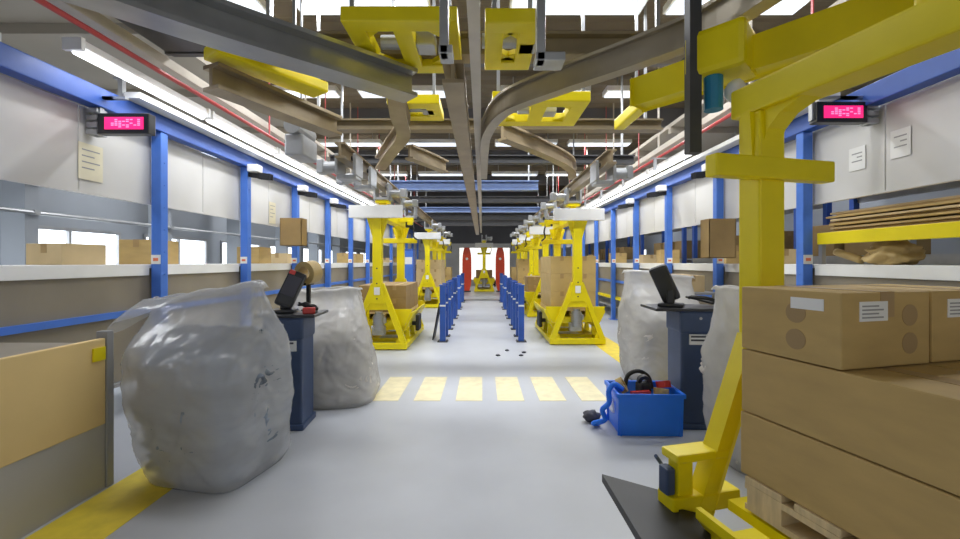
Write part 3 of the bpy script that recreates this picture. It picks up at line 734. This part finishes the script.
b = MB(); b.bar((-1.565, 3.79, HL - 0.004), (-1.565, 3.79, HL + 0.235), 0.03, 0.03, up=(0, 1, 0)); b.box(-1.615, -1.515, 3.75, 3.82, HL - 0.005, HL + 0.005); b.bar((-1.58, 3.74, HL + 0.233), (-1.55, 3.84, HL + 0.233), 0.03, 0.02); b.build('holder', M['black'], r)
b = MB(); b.box(-1.50, -1.40, 3.5, 3.54, HL - 0.004, HL + 0.05, 0.01, rot=Matrix.Rotation(R(20), 3, 'Z')); tag(b.build('tape_cutter', M['redp']), 'small red tape cutter on the console of the grey bag side', 'tape cutter')

# ------------------------------------------------------------------ blue tote and what is in it
tx, ty = 1.36, 3.55
r = thing('blue_tote', (tx, ty, 0), 'bright blue plastic tote full of tools on the floor by the console', 'tote', None, R(-2))
b = MB(); hx, hy, HT = 0.26, 0.19, 0.34
def wallp(b, ax, s):
    if ax == 'x': b.prism([(s * (hx - 0.03), 0.0), (s * (hx - 0.018), 0.0), (s * hx, HT), (s * (hx - 0.012), HT)], 'y', -hy + 0.005, hy - 0.005)
    else:
        q = MB
        b.prism([(s * (hy - 0.03), 0.0), (s * (hy - 0.018), 0.0), (s * hy, HT), (s * (hy - 0.012), HT)], 'x', -hx + 0.002, hx - 0.002)
for s in (-1, 1): wallp(b, 'x', s); wallp(b, 'y', s)
b.box(-hx + 0.02, hx - 0.02, -hy + 0.02, hy - 0.02, 0, 0.012)
b.build('tub', M['tote'], r)
b = MB()
for s in (-1, 1):
    b.box(-hx - 0.012, hx + 0.012, min(s * (hy - 0.004), s * (hy + 0.014)), max(s * (hy - 0.004), s * (hy + 0.014)), HT - 0.03, HT + 0.004, 0.005)
    b.box(min(s * (hx - 0.004), s * (hx + 0.014)), max(s * (hx - 0.004), s * (hx + 0.014)), -hy, hy, HT - 0.03, HT + 0.004, 0.005)
b.build('rim', M['tote'], r)
b = MB(); b.box(-hx - 0.008, -hx + 0.012, -0.05, 0.05, 0.14, 0.24); b.build('white_tag', M['paper'], r)
def ob(name, mb, m, label, cat, smooth=False): return tag(mb.build(name, m, None, smooth), label, cat)
zt = 0.27
ob('paper_filler', MB().blob((tx, ty, 0.15), (0.205, 0.145, 0.13), 3, 0.15, 3, 4, floor=0.014), M['kraft'], 'crumpled brown paper filling the blue tote', 'paper', True)
ob('tape_roll', MB().ring((tx + 0.12, ty - 0.08, 0.33), (0.1, 0.2, 1), 0.035, 0.06, 0.05), M['gold'], 'tan tape roll lying flat on top inside the blue tote', 'tape roll')
ob('tape_roll', MB().ring((tx - 0.17, ty + 0.03, 0.35), (0.8, -0.3, 0.5), 0.04, 0.065, 0.05), M['gold'], 'tan tape roll leaning at the strap end inside the tote', 'tape roll')
ob('box_cutter', MB().bar((tx - 0.14, ty - 0.13, 0.325), (tx + 0.0, ty - 0.135, 0.335), 0.03, 0.025, bev=0.008), M['redp'], 'red box cutter lying inside the front of the tote', 'cutter')
ob('tool_handle', MB().bar((tx + 0.18, ty + 0.10, 0.335), (tx + 0.20, ty - 0.02, 0.375), 0.04, 0.035, bev=0.01), M['redp'], 'red tool handle inside the tote at the console end', 'tool')
ob('black_hose', MB().tube(smooth_path([(tx - 0.12, ty + 0.10, 0.29), (tx - 0.09, ty + 0.11, 0.41), (tx + 0.0, ty + 0.11, 0.45), (tx + 0.09, ty + 0.12, 0.40), (tx + 0.12, ty + 0.11, 0.30)], 8), 0.018), M['black'], 'black hose looping out of the top of the blue tote', 'hose', True)
ob('tape_gun', MB().box(tx - 0.05, tx + 0.05, ty - 0.06, ty + 0.04, 0.30, 0.39, 0.02, rot=Matrix.Rotation(R(15), 3, 'Z')).ring((tx + 0.0, ty - 0.01, 0.40), (0, 1, 0.2), 0.02, 0.05, 0.04), M['blackp'], 'black tape gun in the middle of the blue tote', 'tape gun')
ob('blue_strap', MB().tube(smooth_path([(tx - 0.19, ty - 0.06, 0.34), (tx - 0.26, ty - 0.06, 0.385), (tx - 0.31, ty - 0.07, 0.33), (tx - 0.31, ty - 0.08, 0.24), (tx - 0.36, ty - 0.06, 0.17), (tx - 0.33, ty - 0.03, 0.08), (tx - 0.42, ty - 0.01, 0.04), (tx - 0.36, ty + 0.04, 0.025)], 8), 0.022), M['tote'], 'blue strap hanging over the aisle edge of the tote', 'strap', True)
ob('work_glove', MB().blob((tx - 0.40, ty + 0.13, 0.05), (0.075, 0.06, 0.05), 8, 0.35, 2.5, 3, floor=0.0), M['ink'], 'dark bundle on the floor against the aisle side of the tote', 'bundle', True)

# ------------------------------------------------------------------ tan bench
r = thing('packing_bench', (-2.755, 1.67, 0), 'bench with tan upper front and grey lower front, beside the grey bag', 'bench')
MB().box(0.39, 0.42, -0.95, 0.93, 0.0, 0.40).build('lower_front', M['greyf'], r)
MB().box(0.39, 0.425, -0.95, 0.93, 0.40, 0.93, 0.006).build('upper_front', M['tan'], r)
MB().box(-0.34, 0.39, -0.95, 0.93, 0.86, 0.90).build('worktop', M['board'], r)
b = MB(); b.box(-0.34, 0.39, 0.90, 0.93, 0, 0.85); b.box(-0.34, -0.31, -0.95, 0.9, 0, 0.85); b.build('carcass', M['greyp'], r)
b = MB(); b.box(0.36, 0.43, 0.935, 0.985, 0, 0.97, 0.006); b.build('corner_post', M['greyp'], r)
b = MB(); b.box(0.425, 0.435, 0.84, 0.92, 0.80, 0.88); b.build('yellow_tag', M['yellow'], r)

# ------------------------------------------------------------------ tote side: shelf of flattened card, boxes and racks behind
r = thing('card_shelf', (3.22, 2.5, 0), 'shelf with yellow front beam full of flattened cardboard behind the big carrier', 'shelf')
MB().box(0.05, 0.09, 0.2, 1.60, 1.57, 1.68, 0.005).build('front_beam', M['yellow'], r)
MB().box(0.09, 1.0, 0.2, 1.60, 1.64, 1.67).build('shelf_board', M['wood'], r)
b = MB()
for y in (0.2, 1.56):
    b.box(0.92, 0.98, y, y + 0.05, 0, 1.95)
    b.box(0.065, 0.105, y, y + 0.04, 1.377, 1.62)
b.build('shelf_upright', M['steel'], r)
random.seed(11); z = 1.672
for k in range(9):
    t = 0.018; dx, dy = random.uniform(-.03, .03), random.uniform(-.05, .05)
    b = MB(); b.box(3.34 + dx, 4.05 + dx, 2.78 + dy, 4.02 + dy, z, z + t, 0.003)
    ob('flattened_carton', b, [M['card'], M['card2'], M['card3']][k % 3], 'flattened carton on the yellow beamed shelf, %s from the bottom of the pile' % ORD[k], 'cardboard')['group'] = 'flattened cartons on the shelf'
    z += t + 0.002 + (0.012 if k % 3 == 2 else 0)
ob('kraft_paper', MB().blob((3.48, 3.55, 1.46), (0.16, 0.20, 0.11), 5, 0.4, 2.2, 4, floor=1.376), M['kraft'], 'crumpled kraft paper heap on the ledge under the card shelf', 'paper', True)
ob('kraft_paper', MB().tube(smooth_path([(3.42, 4.06, 1.50), (3.44, 3.95, 1.46), (3.46, 3.82, 1.415)], 5), 0.035), M['kraft'], 'rolled kraft paper on the ledge under the card shelf', 'paper', True)
r = thing('side_table', (2.82, 6.02, 0), 'small grey table with two pale cartons behind the tall film bag', 'table')
MB().box(-0.27, 0.27, -0.52, 0.52, 0.97, 1.0, 0.005).build('tabletop', M['greyp'], r)
for a in (-0.24, 0.24):
    for c in (-0.49, 0.49): MB().box(a - 0.02, a + 0.02, c - 0.02, c + 0.02, 0, 0.97).build('leg', M['steel'], r)
BXL = carton_proto('cardboard_box', 0.34, 0.32, 0.22, M['card3'], marks=False)
place(BXL, (2.80, 5.76, 1.001), R(4), 'pale carton on the small table, closer to the console', 'cartons on the small table')
place(BXL, (2.85, 6.22, 1.001), R(-6), 'pale carton on the small table, away from the console', 'cartons on the small table')

# hanging card bins on posts
def hang_bin(x, y, z, w, h, m, rz, label, hk):
    r = thing('card_bin', (x, y, z), label, 'cardboard bin', None, rz)
    b = MB(); t = 0.008
    b.box(-w / 2, w / 2, -0.11, -0.11 + t, 0, h).box(-w / 2, w / 2, 0.1, 0.1 + t, 0, h).box(-w / 2, -w / 2 + t, -0.11, 0.108, 0, h).box(w / 2 - t, w / 2, -0.11, 0.108, 0, h).box(-w / 2, w / 2, -0.11, 0.108, 0, t)
    b.build('bin_body', m, r)
    b = MB(); b.box(min(0, hk[0]), max(0, hk[0]), 0.108, 0.125, h - 0.06, h - 0.04); b.box(hk[0] - 0.012, hk[0] + 0.012, 0.108, hk[1], h - 0.06, h - 0.04); b.build('hook', M['dark'], r)
hang_bin(-3.04, 6.78, 1.66, 0.34, 0.44, M['card2'], 0, 'brown card bin hung on the third blue post of the grey bag side', (-0.14, 0.38))
hang_bin(3.05, Y0 + 1 * PITCH - 0.26, 1.45, 0.34, 0.50, M['card2'], 0, 'brown card bin hung on the second blue post of the tote side', (0.14, 0.2))

# cartons on the ledges
random.seed(21)
LB = carton_proto('cardboard_box', 0.42, 0.34, 0.26, M['card'], marks=False)
LB2 = carton_proto('cardboard_box', 0.36, 0.36, 0.18, M['card3'], marks=False)
PL = ['left edge', ]
for s, ks in ((-1, (0, 1, 2, 3, 5, 6, 8, 10)), (1, (1, 2, 3, 4, 5, 7, 8, 10))):
    for i, k in enumerate(ks):
        y = Y0 + PITCH * (k - 1) + (0.45 if i % 2 else 1.05)
        place(LB if i % 3 else LB2, (s * (BX + 0.45), y, 1.376), R(random.uniform(-12, 12)), 'brown carton on the white ledge of the %s bay, %s side' % (ORD[k], SIDE[s]), 'cartons on the ledges')

# storage racks behind the tote side bays
def make_rack():
    r = thing('storage_rack', (0, 0, 0), '', 'rack')
    for a in (0.04, 0.86):
        for c in (0.04, 2.56):
            MB().box(a - 0.04, a + 0.04, c - 0.04, c + 0.04, 0, 3.4).build('upright', M['navy'], r)
    for z in (0.4, 1.45, 2.35, 3.2):
        b = MB(); b.box(0, 0.9, 0.02, 2.58, z, z + 0.03); b.box(-0.02, 0.03, 0.06, 2.54, z - 0.09, z + 0.03); b.box(0.87, 0.92, 0.06, 2.54, z - 0.09, z + 0.03); b.build('shelf_level', M['steel'], r)
    return r
RK = make_rack(); RB = carton_proto('cardboard_box', 0.5, 0.6, 0.42, M['card2'], marks=False)
for k in range(5):
    y = 3.6 + k * 3.0
    o = RK if k == 0 else copy_tree(RK); o.location = (4.6, y, 0)
    tag(o, 'dark blue storage rack behind the bays, %s in the row past the card shelf' % ORD[k], 'rack', 'storage racks behind the tote side')
    for z, zn in ((1.48, 'middle'), (0.43, 'lower')):
        for j in range(4):
            if random.random() < 0.25: continue
            place(RB, (4.99 + random.uniform(-.04, .04), y + 0.45 + j * 0.58, z + 0.002), R(random.uniform(-3, 3)), 'brown carton in the %s storage rack, %s shelf, %s from the near end' % (ORD[k], zn, ORD[j]), 'cartons in the storage racks')

# ------------------------------------------------------------------ overhead tracks
def track(path, w, h, t, m, label, zb=2.62, sm=8):
    p = smooth_path([(x, y, zb) for x, y in path], sm)
    return tag(MB().sweep(p, IP(w, h, t)).build('monorail_track', m), label, 'track')
track([(-0.045, 1.2), (-0.045, 10), (-0.045, 19.5)], 0.035, 0.12, 0.02, M['railp'], 'pale straight monorail track running along the middle of the aisle', 2.75, 3)
track([(-0.205, 2.95), (-0.205, 10), (-0.205, 19.5)], 0.075, 0.16, 0.025, M['rail'], 'brown straight monorail track beside the pale middle track', 2.66, 3)
track([(1.61, 5.2), (1.61, 10), (1.61, 19.5)], 0.06, 0.18, 0.022, M['rail'], 'straight monorail track above the carriers past the tote', 2.62, 3)
track([(-1.66, 4.9), (-1.66, 10), (-1.66, 19.5)], 0.06, 0.18, 0.022, M['rail'], 'straight monorail track above the carriers past the white bag', 2.62, 3)
track([(0.03, 6.2), (0.03, 4.6), (0.06, 4.0), (0.2, 3.45), (0.56, 3.03), (0.98, 2.62), (1.267, 2.25), (1.458, 1.5), (1.713, 0.5), (1.942, -0.4)], 0.045, 0.18, 0.022, M['railm'], 'curved monorail track bending from the middle to above the big carrier', 2.62, 8)
track([(0.24, 5.0), (0.8, 5.7), (1.35, 6.55), (1.60, 7.4)], 0.07, 0.2, 0.028, M['rail'], 'short slanted monorail track joining the middle to the tote side', 2.85, 8)
track([(-0.58, 3.42), (-1.02, 3.02), (-1.585, 2.53), (-1.96, 2.15), (-2.4, 1.7)], 0.10, 0.22, 0.03, M['railg'], 'thick grey slanted monorail track ending near the yellow switch frame', 2.72, 6)
track([(-1.54, 4.42), (-1.8, 3.85), (-2.08, 3.22)], 0.09, 0.2, 0.03, M['rail'], 'shorter brown slanted monorail track above the grey bag', 2.72, 6)
track([(-0.72, 3.5), (-0.84, 4.2), (-0.92, 4.9), (-1.2, 5.6), (-1.6, 6.6)], 0.08, 0.2, 0.028, M['rail'], 'curving brown monorail track leading to the first carrier past the white bag', 2.85, 8)
track([(-0.92, 5.3), (-0.7, 5.75), (-0.54, 6.15)], 0.06, 0.18, 0.024, M['rail'], 'stub of brown monorail track beside the middle track', 2.70, 8)

# cross beams hung from the roof
def cross_beam(y, z, x0, x1, m, label, h=0.18, w=0.08):
    r = thing('cross_beam', (0, y, z), label, 'beam')
    MB().sweep([(x0, 0, 0), (x1, 0, 0)], IP(w, h, 0.022)).build('girder', m, r)
    b = MB()
    for x in (x0 + 0.2, x1 - 0.2): b.box(x - 0.015, x + 0.015, -0.015, 0.015, h, 5.0 - z)
    b.build('hanger_rod', M['steel'], r)
cross_beam(3.35, 3.02, -1.9, 1.6, M['brownbeam'], 'brown cross beam over the yellow switch frame')
cross_beam(5.4, 3.08, -2.3, 2.3, M['brownbeam'], 'brown cross beam just past the crossing stripes', 0.14)
cross_beam(7.2, 3.08, -2.6, 2.6, M['dark'], 'dark cross beam above the first carriers', 0.14)
cross_beam(9.0, 2.93, -2.0, 1.2, M['bluebeam'], 'blue grey cross beam above the guard rails', 0.2, 0.1)
cross_beam(11.0, 2.95, -2.6, 2.6, M['dark'], 'dark cross beam behind the blue grey beam', 0.16)
cross_beam(13.0, 2.93, -2.4, 2.4, M['bluebeam'], 'second blue grey cross beam further down the aisle', 0.16, 0.1)
cross_beam(15.5, 2.95, -2.6, 2.6, M['dark'], 'dark cross beam before the red guards', 0.18)
cross_beam(18.0, 2.95, -2.6, 2.6, M['dark'], 'dark cross beam close to the red guards', 0.2)

# roof joists
for k, y in enumerate((4.3, 6.7, 9.8, 13.4, 17.2, 21.0)):
    b = MB(); b.box(-6.3, 6.3, y - 0.09, y + 0.09, 4.55, 4.95)
    tag(b.build('roof_beam', M['walld']), 'dark roof beam across the hall, %s from the near end' % ORD[k], 'beam', kind='structure')
# dark duct
b = MB(); b.box(-2.90, -2.45, 1.2, 3.95, 3.32, 3.60, 0.02)
for y in (1.8, 3.0, 3.85): b.box(-2.91, -2.44, y, y + 0.04, 3.31, 3.61)
for y in (1.81, 3.6): b.box(-2.68, -2.66, y, y + 0.02, 3.6, 4.96)
ob('air_duct', b, M['dark'], 'dark rectangular duct hanging above the grey bag', 'duct')

# yellow switch frames
def switch(x0, x1, y0, y1, z, label, cells=2, w=0.13, h=0.10):
    r = thing('track_switch', (0, 0, z), label, 'track switch')
    b = MB()
    b.box(x0, x1, y0, y0 + w, 0, h, 0.01); b.box(x0, x1, y1 - w, y1, 0, h, 0.01)
    for k in range(cells + 1):
        x = x0 + (x1 - x0 - w) * k / cells; b.box(x, x + w, y0 + w * 0.9, y1 - w * 0.9, 0, h, 0.01)
    for (xa, ya, sx, sy) in ((x0 + w, y0 + w, 1, 1), (x1 - w, y0 + w, -1, 1), (x0 + w, y1 - w, 1, -1), (x1 - w, y1 - w, -1, -1)):
        b.prism([(xa - sx * 0.01, ya - sy * 0.01), (xa + sx * 0.12, ya - sy * 0.01), (xa - sx * 0.01, ya + sy * 0.12)], 'z', 0.02, 0.06)
    b.build('frame', M['yellow'], r)
    b = MB(); b.box((x0 + x1) / 2 + 0.06, (x0 + x1) / 2 + 0.2, (y0 + y1) / 2 - 0.08, (y0 + y1) / 2 + 0.08, 0.0, 0.12, 0.015); b.cyl(((x0 + x1) / 2 - 0.2, (y0 + y1) / 2, 0.06), ((x0 + x1) / 2 + 0.1, (y0 + y1) / 2, 0.06), 0.05, n=14); b.build('actuator', M['steel'], r)
    b = MB()
    for x in (x0 + 0.06, x1 - 0.06): b.box(x - 0.015, x + 0.015, y0 + 0.05, y0 + 0.08, h, 5.0 - z)
    b.build('hanger_rod', M['steel'], r)
switch(-0.92, -0.16, 2.72, 3.48, 2.96, 'yellow track switch frame over the aisle, on the grey bag side of the pale track', 2)
switch(0.02, 0.38, 2.74, 3.42, 2.96, 'small yellow track switch frame between the pale track and the curve', 1)
switch(0.10, 1.05, 4.05, 4.80, 2.95, 'yellow track switch frame behind the bend of the curved track', 2, 0.16)
switch(-1.0, -0.45, 4.40, 4.95, 3.06, 'yellow track switch frame beside the brown middle track', 1, 0.16)
def ybar(p, q, w, h, label, extra=None):
    r = thing('switch_bar', (0, 0, 0), label, 'switch bar')
    MB().bar(p, q, w, h, bev=0.02).build('bar', M['yellow'], r)
    if extra: return r
    b = MB(); c = (Vector(p) + Vector(q)) / 2; b.box(c.x - 0.012, c.x + 0.012, c.y - 0.012, c.y + 0.012, c.z + h / 2 - 0.01, 5.0); b.build('hanger_rod', M['steel'], r)
    return r
ybar((-2.05, 3.16, 3.0), (-1.50, 3.92, 3.0), 0.24, 0.1, 'slanted yellow switch bar between the grey and the brown slanted tracks')
ybar((-1.72, 3.10, 3.04), (-1.28, 3.62, 3.04), 0.12, 0.1, 'short yellow switch bar above the brown slanted track')
ybar((1.62, 3.85, 2.98), (1.58, 4.85, 2.98), 0.12, 0.12, 'straight yellow switch bar on the tote side past the big carrier')
r = ybar((0.98, 2.62, 2.44), (2.06, 1.36, 2.44), 0.15, 0.13, 'thick slanted yellow switch arm above the beam of the big carrier', True)
b = MB(); b.box(-0.14, 0.14, -0.13, 0.13, -0.11, 0.12, 0.03, rot=Matrix.Rotation(R(-45), 3, 'Z'))
kn = b.build('knuckle', M['yellow'], r); kn.location = (1.24, 2.18, 2.46)
b = MB(); b.cyl((1.19, 2.16, 2.18), (1.19, 2.16, 2.36), 0.045, n=16); b.build('motor', M['teal'], r)
b = MB(); b.box(1.06, 1.12, 2.14, 2.20, 1.96, 4.96); b.build('dark_post', M['dark'], r)
b = MB(); b.blob((1.29, 2.14, 2.27), (0.05, 0.05, 0.06), 2, 0.1); b.build('white_cap', M['paper'], r, True)

# hanging stays near the middle
for x, y, zb, d, lab in ((-0.22, 2.45, 2.60, 'steel', 'grey steel hanging stay close to the pale middle track on the grey bag side'), (0.34, 2.45, 2.56, 'steel', 'grey steel hanging stay with a foot between pale track and curved track')):
    b = MB(); b.box(x - 0.025, x + 0.025, y - 0.04, y + 0.04, zb, 4.96, 0.006); b.box(x - 0.03, x + (0.14 if x > 0 else 0.05), y - 0.04, y + 0.10, zb, zb + 0.05, 0.006)
    ob('hanging_stay', b, M['steel'], lab, 'stay')
# trolleys and drive units waiting on the tracks
def make_trolley():
    r = thing('hanging_trolley', (0, 0, 0), '', 'trolley')
    b = MB(); b.box(-0.13, -0.09, -0.16, 0.16, -0.14, 0.12, 0.01); b.box(0.09, 0.13, -0.16, 0.16, -0.14, 0.12, 0.01); b.box(-0.12, 0.12, -0.12, 0.12, -0.18, -0.13, 0.01)
    b.build('yoke', M['steel'], r)
    b = MB(); b.cyl((0.13, 0, -0.02), (0.34, 0, -0.02), 0.075, n=16); b.box(0.30, 0.38, -0.08, 0.08, -0.1, 0.07, 0.01); b.build('drive', M['steel'], r)
    for y in (-0.1, 0.1):
        b = MB(); b.cyl((-0.088, y, 0.07), (-0.062, y, 0.07), 0.03, n=14); b.cyl((0.062, y, 0.07), (0.088, y, 0.07), 0.03, n=14); b.build('wheel', M['black'], r)
    return r
T = make_trolley()
for i, (x, y, z, d) in enumerate(((-1.66, 5.25, 2.6, 'on the track just past the white bag'), (-1.66, 5.95, 2.6, 'right behind the first on the track past the white bag'), (-1.66, 9.8, 2.6, 'between the first and second carriers past the white bag'), (1.61, 5.6, 2.6, 'at the near end of the track past the tote'), (1.61, 9.85, 2.6, 'between the first two carriers past the tote'),
                                 (-1.66, 15.6, 2.6, 'between the second and third carriers past the white bag'))):
    o = T if i == 0 else copy_tree(T); o.location = (x, y, z); o.rotation_euler = (0, 0, math.pi if x < 0 else 0)
    tag(o, 'grey motor trolley %s' % d, 'trolley', 'empty trolleys on the tracks')
# drive pack seen above the first carrier
b = MB(); b.box(-2.12, -1.92, 4.5, 4.9, 2.55, 2.78, 0.02); b.cyl((-2.02, 4.46, 2.86), (-2.02, 4.9, 2.86), 0.09, n=16); b.box(-2.03, -2.01, 4.69, 4.71, 2.9, 4.96)
ob('drive_unit', b, M['steel'], 'grey drive unit hanging beside the track past the white bag', 'drive unit')

# scraps on the floor
for i, (px, py, d) in enumerate(((507, 351, 'second from the guard rail'), (498, 356, 'alone in the middle of the aisle'), (521, 356, 'lower one of a close pair'), (524, 353, 'upper one of a close pair'))):
    Y = 588 / (py - 262); X = (px - 482) * Y / F
    b = MB(); b.blob((X, Y, 0.012), (0.035, 0.03, 0.015), i, 0.4, 2.5, 2, floor=0.0)
    ob('paper_scrap', b, M['ink'], 'small dark scrap on the floor past the crossing, %s' % d, 'scrap')

# ------------------------------------------------------------------ light
w = bpy.data.worlds.new('world'); scene.world = w; w.use_nodes = True
bg = w.node_tree.nodes['Background']; bg.inputs['Color'].default_value = (0.93, 0.96, 1.0, 1); bg.inputs['Strength'].default_value = 0.65
vs = scene.view_settings
vs.view_transform = 'Standard'; vs.look = 'None'; vs.gamma = 1.0; vs.use_curve_mapping = False; vs.exposure = -0.20
scene.cycles.use_denoising = True
